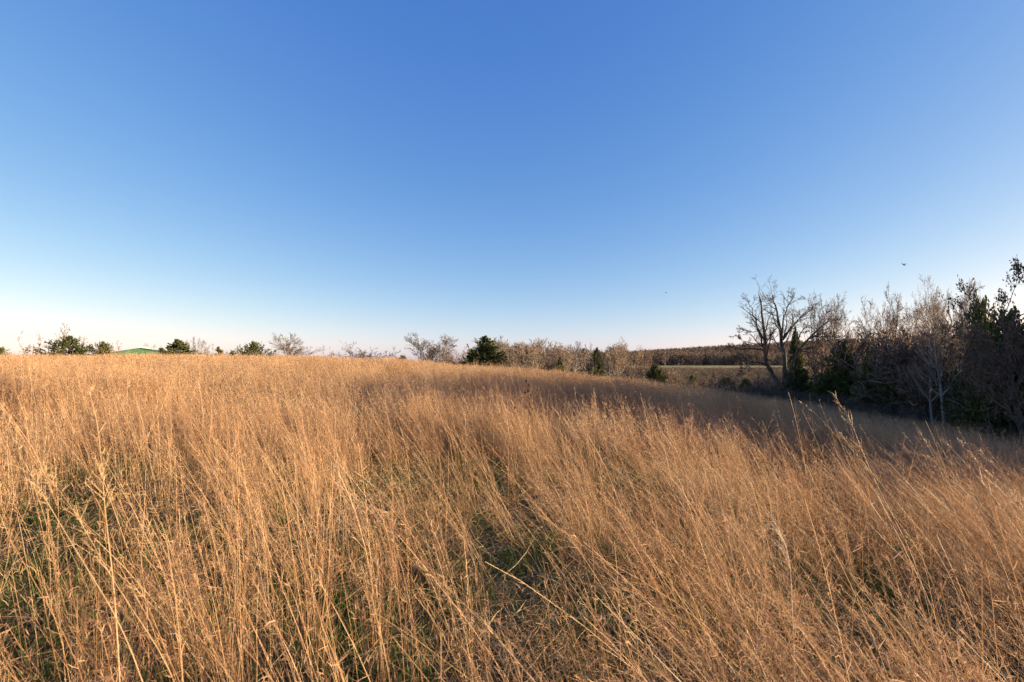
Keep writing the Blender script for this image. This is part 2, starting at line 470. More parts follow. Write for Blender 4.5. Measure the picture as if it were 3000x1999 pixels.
for li, ln in enumerate(LEANS):
    for di, nt_ in enumerate((5, 11, 19)):
        for v in range(2):
            g = np.random.default_rng(100 + li * 20 + di * 4 + v)
            near_p.append(patch(g, 1.1, nt_, ln, (7, 15), 0.035, (0.62, 1.1), 0.21, 0.14, 0.0027, 18, 0.045, 8, 0.55, 7, 0.003, long_n=(0, 3)))
    for v in range(4):
        g = np.random.default_rng(200 + li * 10 + v)
        mid_p.append(patch(g, 2.0, 28, ln, (15, 26), 0.07, (0.6, 1.05), 0.24, 0.14, 0.0032, 17, 0.06, 6, 0.85, 8, 0.004))
    for v in range(3):
        g = np.random.default_rng(300 + li * 10 + v)
        far_p.append(patch(g, 4.0, 33, ln, (34, 48), 0.2, (0.55, 0.98), 0.16, 0.2, 0.0085, 8, 0.10, 5, 1.0, 8, 0.009))

def vnoise(x, y, s, seed=0):
    """cheap smooth value noise"""
    r = np.random.default_rng(seed); tab = r.uniform(0, 1, (64, 64))
    u = x / s; v = y / s
    i = np.floor(u).astype(int); j = np.floor(v).astype(int); a = u - i; b = v - j
    a = a * a * (3 - 2 * a); b = b * b * (3 - 2 * b)
    q = lambda p, o: tab[p % 64, o % 64]
    return (q(i, j) * (1 - a) + q(i + 1, j) * a) * (1 - b) + (q(i, j + 1) * (1 - a) + q(i + 1, j + 1) * a) * b
def fan(r0, r1, dens, half, back=3.0):
    """random points in a fan round the view, apex behind the camera"""
    n = int(dens * half * ((r1 + back) ** 2 - (r0 + back) ** 2))
    r = np.sqrt(rng.uniform((r0 + back) ** 2, (r1 + back) ** 2, n)); a = rng.uniform(-half, half, n)
    return r * np.sin(a), r * np.cos(a) - back
# field edge: right of this line the wood begins (x as a function of y)
EDGE = np.array([(-6, 28), (2, 24), (10, 20), (16, 17.6), (20, 18.2), (26, 18.4), (31, 18.6), (36, 17.5), (42, 16), (52, 14), (70, 12), (110, 8)])
def in_field(x, y, m=0.0):
    return x < np.interp(y, EDGE[:, 0], EDGE[:, 1]) + m
def lean_of(x, y):
    t = np.clip(0.5 + 0.5 * x / (np.abs(y) + 1.5), 0, 1)
    return R(6) + R(38) * t ** 1.4
def put_grass(name, protos, r0, r1, dens, label, cat, kind, hs=(0.85, 1.12)):
    x, y = fan(r0, r1, dens, R(58))
    k = in_field(x, y, 2.2) & (np.hypot(x, y) > 1.0)
    x, y = x[k], y[k]; n = len(x)
    z = H(x, y)
    e = 0.2
    gx = (H(x + e, y) - H(x - e, y)) / (2 * e); gy = (H(x, y + e) - H(x, y - e)) / (2 * e)
    ng = np.hypot(gx, gy)
    rot = eulers(np.arctan(ng), np.arctan2(-gx, -gy), rng.normal(0, 0.3, n))
    s = rng.uniform(*hs, n) * (0.82 + 0.36 * vnoise(x, y, 3.1, 9))
    ln = lean_of(x, y) * (0.75 + 0.5 * vnoise(x, y, 4.0, 5)) + rng.normal(0, R(3), n)
    li = np.clip(np.searchsorted([R(13), R(27)], ln), 0, 2)
    if kind == 'near':
        dn = vnoise(x + 50, y + 50, 0.9, 3) * 0.55 + vnoise(x, y, 2.3, 4) * 0.45 + 0.035 * (y - 2.5) + 0.05 * np.clip(x, 0, 4)
        di = np.clip(np.searchsorted([0.46, 0.62], dn), 0, 2)
        idx = li * 6 + di * 2 + rng.integers(0, 2, n)
    else:
        m = len(protos) // 3
        idx = li * m + rng.integers(0, m, n)
    sc = np.stack([rng.uniform(.9, 1.15, n), rng.uniform(.9, 1.15, n), s], -1)
    return scatter(name, protos, [M['grass'], M['seed'], M['leaf_dry']], np.stack([x, y, z], -1), rot, sc, label, cat, idx)
put_grass("tall_dry_grass", near_p, -1.5, 8, 1.6, "tall golden dry grass stalks filling the near foreground", "grass", 'near')
put_grass("tall_dry_grass", mid_p, 8, 25, 0.5, "dense golden dry grass over the middle of the slope", "grass", 'mid')
put_grass("tall_dry_grass", far_p, 25, 78, 0.155, "far golden dry grass along the crest of the field", "grass", 'far', (0.8, 1.05))

# short green grass and lying straw
gp = [[blades(70, 0.10, 0.05, 0.17, np.random.default_rng(400 + k))] for k in range(5)]
x, y = fan(-1, 14, 34, R(56))
k = (vnoise(x, y, 0.8, 11) * 0.6 + vnoise(x, y, 0.27, 12) * .4 > 0.34) & in_field(x, y)
x, y = x[k], y[k]; n = len(x)
scatter("short_green_grass", gp, [M['green']], np.stack([x, y, H(x, y)], -1), eulers(np.zeros(n), np.zeros(n), rng.uniform(0, 6.28, n)),
        rng.uniform(.6, 1.25, (n, 1)).repeat(3, 1), "short fresh green grass showing between the dry stalks", "grass")
sp_ = [[straw(45, 0.18, np.random.default_rng(500 + k))] for k in range(6)]
x, y = fan(-1, 16, 16, R(56))
k = in_field(x, y, 1)
x, y = x[k], y[k]; n = len(x)
scatter("fallen_straw", sp_, [M['thatch']], np.stack([x, y, H(x, y)], -1), eulers(np.zeros(n), np.zeros(n), rng.normal(0, 0.8, n)),
        rng.uniform(.7, 1.5, (n, 1)).repeat(3, 1), "fallen tan straw littering the soil between tufts", "straw")

# ------------------------------------------------------------------ trees
def thing(name, label, cat, loc, scale=(1, 1, 1), rz=0.0, group=None):
    o = bpy.data.objects.new(name, None); COL.objects.link(o)
    o.empty_display_size = 0.3
    o.location = loc; o.scale = scale; o.rotation_euler = (0, 0, rz)
    return tag(o, label, cat, group)
def rand_tint(V, n_per, g):
    n = len(V) // n_per + 1
    return np.repeat(g.uniform(0, 1, n), n_per)[:len(V)]
def bare_parts(seed, stems=1, fan_a=0.35, n=(9, 6, 5, 3), ang=(48, 42, 40, 38), lr=(0.55, 0.52, 0.5, 0.55), up=(0.07, 0.05, 0.03, 0.02), t0=0.3,
               r0=0.02, tw_r=0.006, wander=0.1, stem_up=0.04, trunk_frac=0.8, leaf=0, leaf_size=0.1):
    """unit-height bare tree: returns trunk parts and crown parts (normalised to 1 m height)"""
    g = np.random.default_rng(seed)
    tw_r = tw_r / 7.0                     # metres on a 7 m tree
    a = np.arange(stems) * 2 * math.pi / max(stems, 1) + g.uniform(0, 6)
    tl = (fan_a if stems > 1 else 0.06) * g.uniform(0.5, 1.2, stems)
    d = np.stack([np.cos(a) * np.sin(tl), np.sin(a) * np.sin(tl), np.cos(tl)], -1)
    st = np.stack([np.cos(a) * 0.01 * (stems > 1), np.sin(a) * 0.01 * (stems > 1), np.full(stems, -0.02)], -1)
    P0 = walk(st, d, trunk_frac * g.uniform(0.85, 1.05, stems), 10, wander * 0.5, stem_up, g)
    R0 = (r0 / math.sqrt(stems)) * np.linspace(1, 0.22, 10)[None] * g.uniform(0.8, 1.15, stems)[:, None]
    R0[:, 0] *= 1.35
    lv = [(P0, R0)]
    Ks = (7, 5, 4, 3)
    for i in range(4):
        P, Rr = lv[-1]
        lv.append(grow(P, Rr, n[i], t0 if i == 0 else 0.2, 1.0, ang[i], lr[i], Ks[i], up[i], wander * 1.3, 0.6, g, rmin=tw_r * (1.3, 1.15, 1, 0.8)[i], taper=0.3))
    zt = max(l[0][..., 2].max() for l in lv)
    zt = np.percentile(lv[-1][0][..., 2], 99.3)
    lv = [(P / zt, Rr / zt if k < 2 else Rr) for k, (P, Rr) in enumerate(lv)]
    trunk, crown = [], []
    for k, (P, Rr) in enumerate(lv):
        V, Q = tubes(P, Rr, (7, 5, 4, 3, 3)[k])
        (trunk if k < 2 else crown).append((V, Q, 0, None if k < 2 else rand_tint(V, P.shape[1] * (7, 5, 4, 3, 3)[k], g)))
    if leaf:
        tips = lv[-1][0].reshape(-1, 3)
        c = tips[g.integers(0, len(tips), leaf)] + g.normal(0, 0.012, (leaf, 3))
        V, Q = leaf_cards(c, leaf_size, g)
        crown.append((V, Q, 1, np.repeat(g.uniform(0, 1, leaf), 4)))
    return trunk, crown
def leaf_cards(c, size, g):
    n = len(c)
    u = unit(g.normal(size=(n, 3)) + np.array([0, 0, -0.5])); v = unit(np.cross(u, g.normal(size=(n, 3))))
    s = size * g.uniform(0.6, 1.3, n)[:, None]
    V = np.stack([c - v * s * .22, c + u * s * .5 - v * s * .38 * 0.6, c + u * s, c + u * s * .5 + v * s * .38], 1)
    return V.reshape(-1, 3), np.arange(n * 4).reshape(n, 4)

_mesh_cache = {}
def bare_mesh(key, bark, twig, hscale=1.0, **kw):
    k = (key, bark, twig, tuple(sorted(kw.items())))
    if k not in _mesh_cache:
        tr, cr = bare_parts(key, **kw)
        _mesh_cache[k] = (mk_mesh("trunk", tr, [M[bark]]), mk_mesh("crown", cr, [M[twig], M['oak']]))
    return _mesh_cache[k]
def place_h(px, top_py, depth):
    x, y, z = on_ground(px, depth)
    return (x, y, z), at(px, top_py, depth)[2] - z
def bare_tree(name, label, cat, px, top, depth, width_px, key, bark='bark', twig='twig', group=None, rz=None, **kw):
    loc, h = place_h(px, top, depth)
    tw, cw = bare_mesh(key, bark, twig, **kw)
    # natural width of the shared crown at unit height
    co = np.empty(len(cw.vertices) * 3, np.float32); cw.vertices.foreach_get("co", co); co = co.reshape(-1, 3)
    rz = rng.uniform(0, 6.28) if rz is None else rz
    xr = co[:, 0] * math.cos(rz) - co[:, 1] * math.sin(rz)
    wn_ = np.percentile(xr, 99.6) - np.percentile(xr, 0.4)
    sx = width_px / F_PX * depth / wn_
    sx = min(max(sx, 0.35 * h), 1.6 * h)
    t = thing(name, label, cat, loc, (sx, sx, h), rz, group)
    link("trunk", tw, t); link("crown", cw, t)
    return t

# --- cedars (eastern juniper): trunk, crown of many upswept sprays
def cedar_parts(seed, nb=80, profile='cone', ragged=0.35, sprig=34, low=0.04, w=0.42, sl=0.085, pe=0.8):
    g = np.random.default_rng(seed)
    P0 = walk(np.array([[0, 0, -0.02]]), np.array([[0.02, 0, 1.0]]), np.array([0.97]), 9, 0.03, 0.05, g)
    R0 = 0.022 * np.linspace(1, 0.12, 9)[None]
    t = np.sort(low + (0.97 - low) * g.uniform(0, 1, nb) ** 0.85)
    s = sample(np.repeat(P0, nb, 0), t)
    if profile == 'cone': L = w * (1.02 - t) ** pe
    elif profile == 'round': L = w * np.sqrt(np.clip(1 - (t * 1.25 - 0.35) ** 2 / 0.85, 0.03, 1)) * (1.02 - t) ** 0.25
    else: L = w * (1.02 - t) ** 0.55
    L = L * g.uniform(1 - ragged, 1 + ragged, nb) + 0.02
    a = g.uniform(0, 2 * math.pi, nb); e = 0.15 + 0.75 * t + g.normal(0, 0.12, nb)
    d = np.stack([np.cos(a) * np.cos(e), np.sin(a) * np.cos(e), np.sin(e)], -1)
    PB = walk(s, d, L, 6, 0.07, 0.05, g)
    RB = 0.006 * np.linspace(1, .3, 6)[None].repeat(nb, 0)
    P2, R2 = grow(PB, RB, 6, 0.2, 1, 38, 0.42, 4, 0.04, 0.12, .6, g, rmin=0.002)
    allP = np.concatenate([PB[:, [1, 2, 4, 5]], P2])
    ns = len(allP) * sprig // 7
    ln_ = np.linalg.norm(np.diff(allP, axis=1), axis=2).sum(1); pi = g.choice(len(allP), ns, p=ln_ / ln_.sum()); tt = g.uniform(0.15, 1, ns) ** 0.8
    s2 = sample(allP[pi], tt)
    T = unit(sample(allP[pi], np.minimum(tt + .1, 1)) - sample(allP[pi], np.maximum(tt - .1, 0)))
    dd = unit(T + g.normal(0, 0.55, (ns, 3)) + np.array([0, 0, 0.12]))
    sz_ = np.clip(0.45 + 1.1 * (1 - s2[:, 2]), .45, 1.1); Ps = walk(s2, dd, sl * sz_ * g.uniform(0.5, 1.3, ns), 3, 0.15, 0.03, g)
    V, Q = ribbons(Ps, 0.022 * g.uniform(0.5, 1.3, ns)[:, None] * np.array([.8, 1, .2])[None], g.normal(size=(ns, 3)))
    tint = np.repeat(np.clip(0.25 * g.uniform(0, 1, len(allP))[pi] * 2 + g.uniform(0, .5, ns), 0, 1), 6)
    tv, tq = tubes(P0, R0, 6); bv, bq = tubes(PB, RB, 4)
    return [(tv, tq, 0, None), (bv, bq, 0, None)], [(V, Q, 0, tint)]
_ced = {}
CED = {'cone': dict(profile='cone', w=0.5, nb=150, ragged=0.34, sprig=40, sl=0.055, pe=1.05), 'spire': dict(profile='cone', w=0.30, nb=70), 'bush': dict(profile='round', w=0.62, low=0.0, nb=90),
       'wide': dict(profile='cone', w=0.8, ragged=0.38, nb=150, low=0.0, sprig=40, sl=0.06, pe=1.1), 'layer': dict(profile='cone', w=0.55, ragged=0.5, nb=44, sprig=50),
       'dense': dict(profile='round', w=0.5, nb=130, sprig=44, low=0.0), 'big': dict(profile='dome', w=0.5, nb=170, sprig=52, sl=0.05, low=0.02)}
def cedar(label, px, top, depth, width_px, kind, seed=0, group=None, name="cedar_tree"):
    k = (kind, seed)
    if k not in _ced:
        tr, cr = cedar_parts(900 + seed * 17 + len(kind), **CED[kind])
        cm = mk_mesh("crown", cr, [M['cedar']], smooth=False)
        co = cr[0][0]; _ced[k] = (mk_mesh("trunk", tr, [M['bark_dark']]), cm, np.percentile(co[:, 0], 99) - np.percentile(co[:, 0], 1), np.percentile(co[:, 2], 99.8))
    tm, cm, wn_, zt = _ced[k]
    loc, h = place_h(px, top, depth)
    sx = width_px / F_PX * depth / wn_
    t = thing(name, label, "cedar", loc, (sx, sx, h / zt), 0, group)
    link("trunk", tm, t); link("crown", cm, t)
    return t

C_ = "cedars scattered along the field"
cedar("cedar tip at the extreme left edge of the picture", 0, 1016, 80, 46, 'dense', 1, C_)
cedar("broad low cedar with a side lobe, leftmost full cedar on the skyline", 200, 984, 82, 140, 'wide', 1, C_)
cedar("small cedar half sunk in grass, just left of the green building", 305, 1001, 84, 100, 'wide', 2, C_)
cedar("pointed cedar with spiky top just right of the green building", 526, 995, 90, 135, 'cone', 3, C_)
cedar("tiny cedar spike between two larger cedars on the left skyline", 642, 1016, 92, 50, 'spire', 1, C_)
cedar("low dark cedar bush beside the tiny spike on the skyline", 684, 1026, 88, 60, 'bush', 2, C_)
cedar("dark layered cedar just left of the round bare tree", 746, 1001, 80, 130, 'wide', 3, C_)
cedar("very low green cedar tuft at the right foot of the layered cedar", 792, 1030, 82, 50, 'bush', 1, C_)
cedar("small round cedar left of the many-stemmed bare tree", 1180, 1040, 66, 34, 'dense', 1, C_)
cedar("largest dense cedar on the skyline near the picture's centre", 1416, 986, 60, 150, 'cone', 4, C_)
cedar("small cedar at the right foot of the large central cedar", 1474, 1040, 62, 34, 'bush', 1, C_)
cedar("half hidden cedar behind pale trunks right of centre", 1640, 1046, 56, 34, 'cone', 1, C_)
cedar("slim cedar with pale saplings in front of it", 1748, 1020, 54, 74, 'cone', 2, C_)
cedar("bright rounded cedar alone at the crest of the shaded slope", 1918, 1066, 47, 54, 'dense', 2, C_)
cedar("tiny cedar in the brushy valley below the pale far field", 2026, 1092, 70, 24, 'dense', 3, C_)
cedar("yellowish cedar bush left of the big spreading bare tree", 2130, 1103, 45, 48, 'dense', 2, C_)
cedar("dark cedar bush at the left foot of the spreading tree", 2182, 1106, 43, 38, 'dense', 3, C_)
W_ = "cedars inside the right-hand wood"
cedar("dark cedar peak showing through the spreading tree's branches", 2328, 958, 46, 62, 'cone', 2, W_)
cedar("low olive cedar under the right limbs of the spreading tree", 2335, 1075, 36.5, 95, 'dense', 1, W_)
cedar("olive cedar crown behind the gap right of the spreading tree", 2470, 1000, 36, 110, 'big', 1, W_)
cedar("shaded low cedar at the wood's foot near the tall grass stalk", 2430, 1090, 33.5, 90, 'dense', 2, W_)
cedar("tall sunlit green cedar rising above the wood at right", 2885, 874, 23, 125, 'big', 1, W_)
cedar("tall dark cedar next to the sunlit one near the right edge", 2965, 905, 18.5, 170, 'big', 1, W_)
cedar("shaded cedar skirt at the lower right edge", 2945, 1070, 16.6, 180, 'dense', 1, W_)
cedar("shaded cedar behind the two pale trunks", 2640, 1060, 27.5, 120, 'dense', 3, W_)

cedar("shaded olive cedar low between the pale trunks and the dark edge", 2835, 1075, 21.5, 120, 'dense', 2, W_)
cedar("shaded olive cedar at the wood's foot under the leaning dark tree", 2545, 1040, 30, 100, 'cone', 1, W_)
# --- bare trees along the skyline, left to right
S_ = "bare trees along the far field edge"
MULTI = dict(stems=5, fan_a=0.4, n=(10, 7, 5, 3), tw_r=0.012, r0=0.03, t0=0.15, ang=(32, 32, 34, 36), up=(0.12, 0.08, 0.05, 0.03))
ROUND = dict(stems=2, fan_a=0.5, n=(11, 7, 5, 3), tw_r=0.012, r0=0.03, lr=(0.6, 0.55, .5, .5), t0=0.25, ang=(38, 38, 38, 38), up=(0.1, .07, .04, .02))
SLIM = dict(stems=1, n=(16, 6, 4, 3), lr=(0.35, 0.5, .5, .5), tw_r=0.014, r0=0.016, t0=0.3, ang=(38, 38, 38, 38))
SAP = dict(stems=2, fan_a=0.3, n=(7, 5, 4, 2), lr=(0.4, .45, .5, .5), tw_r=0.014, r0=0.016, t0=0.4)
BUSHB = dict(stems=7, fan_a=0.55, n=(8, 6, 4, 3), tw_r=0.015, r0=0.03, t0=0.15, lr=(.45, .5, .5, .5))
bare_tree("sapling", "thin leaning bare sapling near the left edge of the skyline", "sapling", 95, 968, 90, 50, 11, 'bark', 'twig_grey', group=S_, **SAP)
bare_tree("sapling", "faint bare sapling standing behind the broad low cedar", "sapling", 180, 948, 95, 52, 12, 'bark', 'twig_grey', group=S_, **SAP)
bare_tree("sapling", "short bare sapling at the right shoulder of the broad low cedar", "sapling", 248, 985, 92, 30, 13, 'bark', 'twig_grey', group=S_, **SAP)
bare_tree("sapling", "wispy bare sapling left of the green roof", "sapling", 347, 998, 98, 44, 12, 'bark', 'twig_grey', group=S_, **SAP)
bare_tree("sapling", "short wispy bare sapling just above the green building's right eave", "sapling", 470, 1008, 105, 36, 13, 'bark', 'twig_grey', group=S_, **SAP)
bare_tree("bare_tree", "pale bushy bare tree behind the spiky cedar", "tree", 560, 990, 105, 58, 14, 'bark', 'twig_grey', group=S_, **MULTI)
bare_tree("bare_tree", "low faint bare tree right of the spiky cedar", "tree", 603, 1003, 108, 40, 15, 'bark', 'twig_grey', group=S_, **BUSHB)
bare_tree("bare_tree", "round-crowned bare tree standing alone on the left skyline", "tree", 848, 975, 80, 150, 16, 'bark', 'twig_grey', group=S_, **ROUND)
bare_tree("sapling", "slender bare stem alone in the gap right of the round tree", "sapling", 955, 1016, 78, 26, 11, 'bark', 'twig_grey', group=S_, **SAP)
bare_tree("bare_shrub", "spreading bare shrub, left of the pair before the small round cedar", "shrub", 1046, 1004, 74, 130, 17, 'bark', 'twig_grey', group=S_, **BUSHB)
bare_tree("bare_shrub", "lower bare shrub, right of the pair before the small round cedar", "shrub", 1130, 1020, 72, 95, 18, 'bark', 'twig_grey', group=S_, **BUSHB)
bare_tree("bare_tree", "large many-stemmed bare tree left of the big central cedar", "tree", 1262, 981, 72, 150, 19, 'bark', 'twig_grey', group=S_, **MULTI)
bare_tree("bare_shrub", "dense bare shrub at the foot of the many-stemmed tree", "shrub", 1290, 1040, 66, 70, 17, 'bark', 'twig_tan', group=S_, **BUSHB)
bare_tree("bare_tree", "brownish bare tree between many-stemmed tree and central cedar", "tree", 1340, 1013, 76, 90, 20, 'bark', 'twig_tan', group=S_, **ROUND)
bare_tree("bare_shrub", "tan bare shrub touching the left side of the central cedar", "shrub", 1385, 1018, 66, 44, 18, 'bark_pale', 'twig_tan', group=S_, **BUSHB)
bare_tree("bare_tree", "pale slender bare tree at the right side of the central cedar", "tree", 1458, 984, 64, 50, 21, 'bark_pale', 'twig_grey', group=S_, **SLIM)
bare_tree("bare_tree", "short brown bare tree right of the slender pale one", "tree", 1502, 1016, 72, 60, 22, 'bark', 'twig_tan', group=S_, **ROUND)
bare_tree("bare_tree", "tan twiggy tree with forked top right of centre", "tree", 1558, 996, 58, 100, 23, 'bark_pale', 'twig_tan', group=S_, **MULTI)
bare_tree("bare_tree", "taller pale tree touching the tan forked one", "tree", 1600, 990, 60, 56, 24, 'bark_pale', 'twig_tan', group=S_, **SLIM)
bare_tree("bare_tree", "tan rounded tree above the half hidden cedar", "tree", 1646, 1004, 60, 90, 25, 'bark_pale', 'twig_tan', group=S_, **MULTI)
bare_tree("bare_tree", "thin pale crooked tree left of the slim cedar", "tree", 1682, 1000, 56, 44, 26, 'bark_pale', 'twig_grey', group=S_, **SLIM)
bare_tree("bare_tree", "grey round-topped tree behind the slim cedar", "tree", 1742, 1007, 72, 58, 27, 'bark', 'twig_grey', group=S_, **ROUND)
bare_tree("sapling", "pale sapling in front of the slim cedar", "sapling", 1732, 1036, 50, 40, 28, 'bark_pale', 'twig_tan', group=S_, **SAP)
bare_tree("bare_tree", "upright two-peaked bare tree at the end of the skyline trees", "tree", 1800, 996, 50, 90, 29, 'bark_pale', 'twig_tan', group=S_, **MULTI)
bare_tree("bare_tree", "faint brown tree right of the two-peaked one", "tree", 1848, 1018, 66, 56, 30, 'bark', 'twig_tan', group=S_, **ROUND)
bare_tree("bare_tree", "low faint tree left above the bright rounded cedar", "tree", 1895, 1022, 72, 50, 31, 'bark', 'twig_tan', group=S_, **MULTI)
bare_tree("bare_shrub", "tan brush clump below the two-peaked tree", "shrub", 1850, 1052, 47, 84, 18, 'bark', 'twig_tan', group=S_, **BUSHB)
bare_tree("bare_shrub", "tan brush clump right of the bright rounded cedar", "shrub", 1968, 1058, 50, 90, 17, 'bark', 'twig_tan', group=S_, **BUSHB)
bare_tree("bare_shrub", "dark brush below the right end of the pale far field", "shrub", 2110, 1085, 52, 90, 32, 'bark', 'twig', group=S_, **BUSHB)

# --- the spreading tree on the right, limbs traced and given depth
def hero_tree():
    D = 38.0
    limbs = {  # pixel paths in a crop whose corner is 2100,820 and scale 0.2551
        'A': ([(745, 1260), (735, 1180), (640, 1060), (570, 980), (555, 850), (565, 700), (550, 540), (510, 380), (500, 230), (480, 165)], 0.26, -0.6),
        'A2': ([(548, 805), (520, 700), (470, 560), (430, 420), (385, 320), (350, 225)], 0.10, 0.8),
        'A3': ([(575, 990), (490, 950), (400, 940), (320, 905), (240, 905), (180, 915)], 0.09, -0.8),
        'A4': ([(548, 815), (440, 790), (300, 795), (190, 795), (120, 740)], 0.09, 0.6),
        'A5': ([(430, 945), (370, 985), (320, 1030), (275, 1085)], 0.05, -0.8),
        'A6': ([(530, 560), (420, 610), (340, 580), (240, 560)], 0.05, 0.3),
        'A7': ([(510, 760), (400, 730), (300, 700), (220, 640)], 0.05, -0.5),
        'B': ([(755, 1260), (790, 1050), (780, 900), (745, 780), (740, 680), (720, 560), (690, 380), (660, 260), (640, 175)], 0.24, 0.7),
        'B2': ([(742, 690), (760, 560), (770, 400), (820, 290), (870, 220), (900, 165)], 0.10, 1.0),
        'B3': ([(745, 700), (830, 590), (930, 480), (1020, 370), (1095, 310)], 0.10, 1.6),
        'B4': ([(760, 690), (850, 560), (960, 440), (1060, 360), (1110, 320)], 0.09, 0.2),
        'B5': ([(722, 580), (660, 480), (630, 350), (600, 225)], 0.08, -0.6),
        'B6': ([(770, 860), (690, 720), (640, 650), (600, 640)], 0.06, -1.0),
        'C': ([(760, 1240), (850, 1000), (900, 900), (930, 800), (1000, 730), (1080, 660), (1180, 560), (1280, 470), (1350, 395)], 0.17, -0.9),
        'C2': ([(785, 870), (870, 860), (960, 790), (1060, 750)], 0.07, 1.0),
        'C3': ([(1085, 660), (1200, 655), (1350, 650), (1430, 640)], 0.07, -1.4),
        'C4': ([(930, 800), (940, 640), (1000, 560), (1080, 510)], 0.07, -0.2),
        'C5': ([(850, 1010), (980, 980), (1080, 990), (1180, 985)], 0.06, -1.0)}
    g = np.random.default_rng(77)
    base = at(2100 + 745 * .2551, 1135, D)
    base[2] = Hs(base[0], base[1])
    t = thing("spreading_bare_tree", "big spreading bare tree with crooked dark limbs left of the wood", "tree", tuple(base))
    K = 14
    main = []
    trunk = []
    for nm, (pts, r, dy) in limbs.items():
        n = len(pts)
        w = np.linspace(0, 1, n)
        off0 = 0 if nm in 'ABC' else None
        P = np.array([at(2100 + u * .2551, 820 + v * .2551, D + (dy * (0.15 + ww))) for (u, v), ww in zip(pts, w)])
        if off0 == 0:
            P[0] = base + np.array([(pts[0][0] - 750) * .002, 0, -0.15])
        # smooth resample
        tt = np.linspace(0, n - 1, K)
        Pn = np.stack([np.interp(tt, np.arange(n), P[:, j]) for j in range(3)], -1)
        Pn[1:-1] = 0.25 * Pn[:-2] + 0.5 * Pn[1:-1] + 0.25 * Pn[2:]
        Pn[1:-1] += g.normal(0, 0.035, (K - 2, 3))
        Rr = r * 0.8 * np.linspace(1, 0.12, K) ** 0.9
        main.append((Pn - base, np.maximum(Rr, 0.012)))
    P0 = np.array([m[0] for m in main]); R0 = np.array([m[1] for m in main])
    V, Q = tubes(P0, R0, 8); trunk.append((V, Q, 0, None))
    P1, R1 = grow(P0, R0, 12, 0.3, 1.0, 45, 0.28, 6, 0.05, 0.16, 0.5, g, rmin=0.013, taper=.35)
    P2, R2 = grow(P1, R1, 6, 0.15, 1, 42, 0.5, 5, 0.04, 0.16, 0.6, g, rmin=0.009, taper=.4)
    P3, R3 = grow(P2, R2, 5, 0.15, 1, 40, 0.5, 4, 0.03, 0.16, 0.6, g, rmin=0.007, taper=.5)
    crown = []
    for (P, Rr, S) in ((P1, R1, 4), (P2, R2, 3), (P3, R3, 3)):
        V, Q = tubes(P, Rr, S); crown.append((V, Q, 0, rand_tint(V, P.shape[1] * S, g)))
    link("trunk", mk_mesh("trunk", trunk, [M['bark_dark']]), t)
    link("crown", mk_mesh("crown", crown, [M['twig_dark']]), t)
hero_tree()

# --- the wood at the right
R_ = "bare trees of the right-hand wood"
UP = dict(stems=1, n=(24, 8, 6, 3), lr=(0.5, 0.5, .5, .5), tw_r=0.008, r0=0.022, t0=0.25, ang=(30, 36, 38, 38), up=(0.12, .06, .04, .02), trunk_frac=0.9)
SPR = dict(stems=3, fan_a=0.35, n=(13, 8, 6, 4), lr=(0.55, 0.5, .5, .5), tw_r=0.007, r0=0.03, t0=0.25, wander=0.14)
THK = dict(stems=6, fan_a=0.35, n=(8, 5, 4, 3), lr=(0.45, 0.5, .5, .5), tw_r=0.006, r0=0.03, t0=0.12, wander=0.14)
BROWN = dict(stems=3, fan_a=0.3, n=(11, 6, 5, 3), lr=(0.5, 0.5, .5, .5), tw_r=0.006, r0=0.026, t0=0.15, wander=0.14, leaf=1500, leaf_size=0.016)
bare_tree("bare_tree", "fan-shaped upright bare tree just right of the spreading one", "tree", 2398, 862, 42, 128, 41, 'bark', 'twig', group=R_, stems=3, fan_a=0.22, n=(14, 7, 5, 3), lr=(0.55, 0.5, .5, .5), tw_r=0.008, r0=0.03, t0=0.2, ang=(30, 34, 36, 36), up=(0.12, .06, .04, .02), trunk_frac=0.9)
bare_tree("bare_tree", "slender bare tree in the gap between spreading tree and wood", "tree", 2490, 934, 44, 56, 42, group=R_, **UP)
bare_tree("bare_tree", "leaning dark bare tree at the left end of the wood", "tree", 2570, 885, 36, 120, 43, 'bark_dark', 'twig_tan', group=R_, **SPR)
bare_tree("bare_tree", "tall thin bare tree with an upright spire at the wood's left", "tree", 2622, 843, 38, 76, 44, 'bark', 'twig_tan', group=R_, **UP)
bare_tree("bare_tree", "densely twiggy tree in the middle of the wood's skyline", "tree", 2700, 834, 33, 130, 45, 'bark_dark', 'twig_tan', group=R_, **SPR)
bare_tree("bare_tree", "tall twiggy tree behind the two pale trunks", "tree", 2750, 838, 36, 110, 46, 'bark', 'twig_tan', group=R_, **SPR)
bare_tree("bare_tree", "pale straight-trunked tree, left of the two pale trunks", "tree", 2730, 905, 22.3, 120, 47, 'bark_pale', 'twig', group=R_, stems=1, n=(16, 6, 5, 3), lr=(0.5, .5, .5, .5), tw_r=0.006, r0=0.024, t0=0.42)
bare_tree("bare_tree", "pale straight-trunked tree, right of the two pale trunks", "tree", 2762, 895, 22.0, 130, 48, 'bark_pale', 'twig', group=R_, stems=1, n=(15, 6, 5, 3), lr=(0.5, .5, .5, .5), tw_r=0.006, r0=0.02, t0=0.4)
bare_tree("bare_tree", "forked pale tree with sunlit limbs right of the pale pair", "tree", 2806, 890, 21.8, 110, 49, 'bark_pale', 'twig_tan', group=R_, stems=1, n=(14, 6, 5, 3), lr=(0.55, .5, .5, .5), tw_r=0.006, r0=0.018, t0=0.4)
bare_tree("bare_tree", "thin upright tree rising left of the sunlit green cedar", "tree", 2816, 828, 34, 70, 42, 'bark', 'twig', group=R_, **UP)
bare_tree("bare_tree", "thin upright tree rising directly behind the sunlit green cedar", "tree", 2864, 838, 35, 70, 44, 'bark', 'twig', group=R_, **UP)
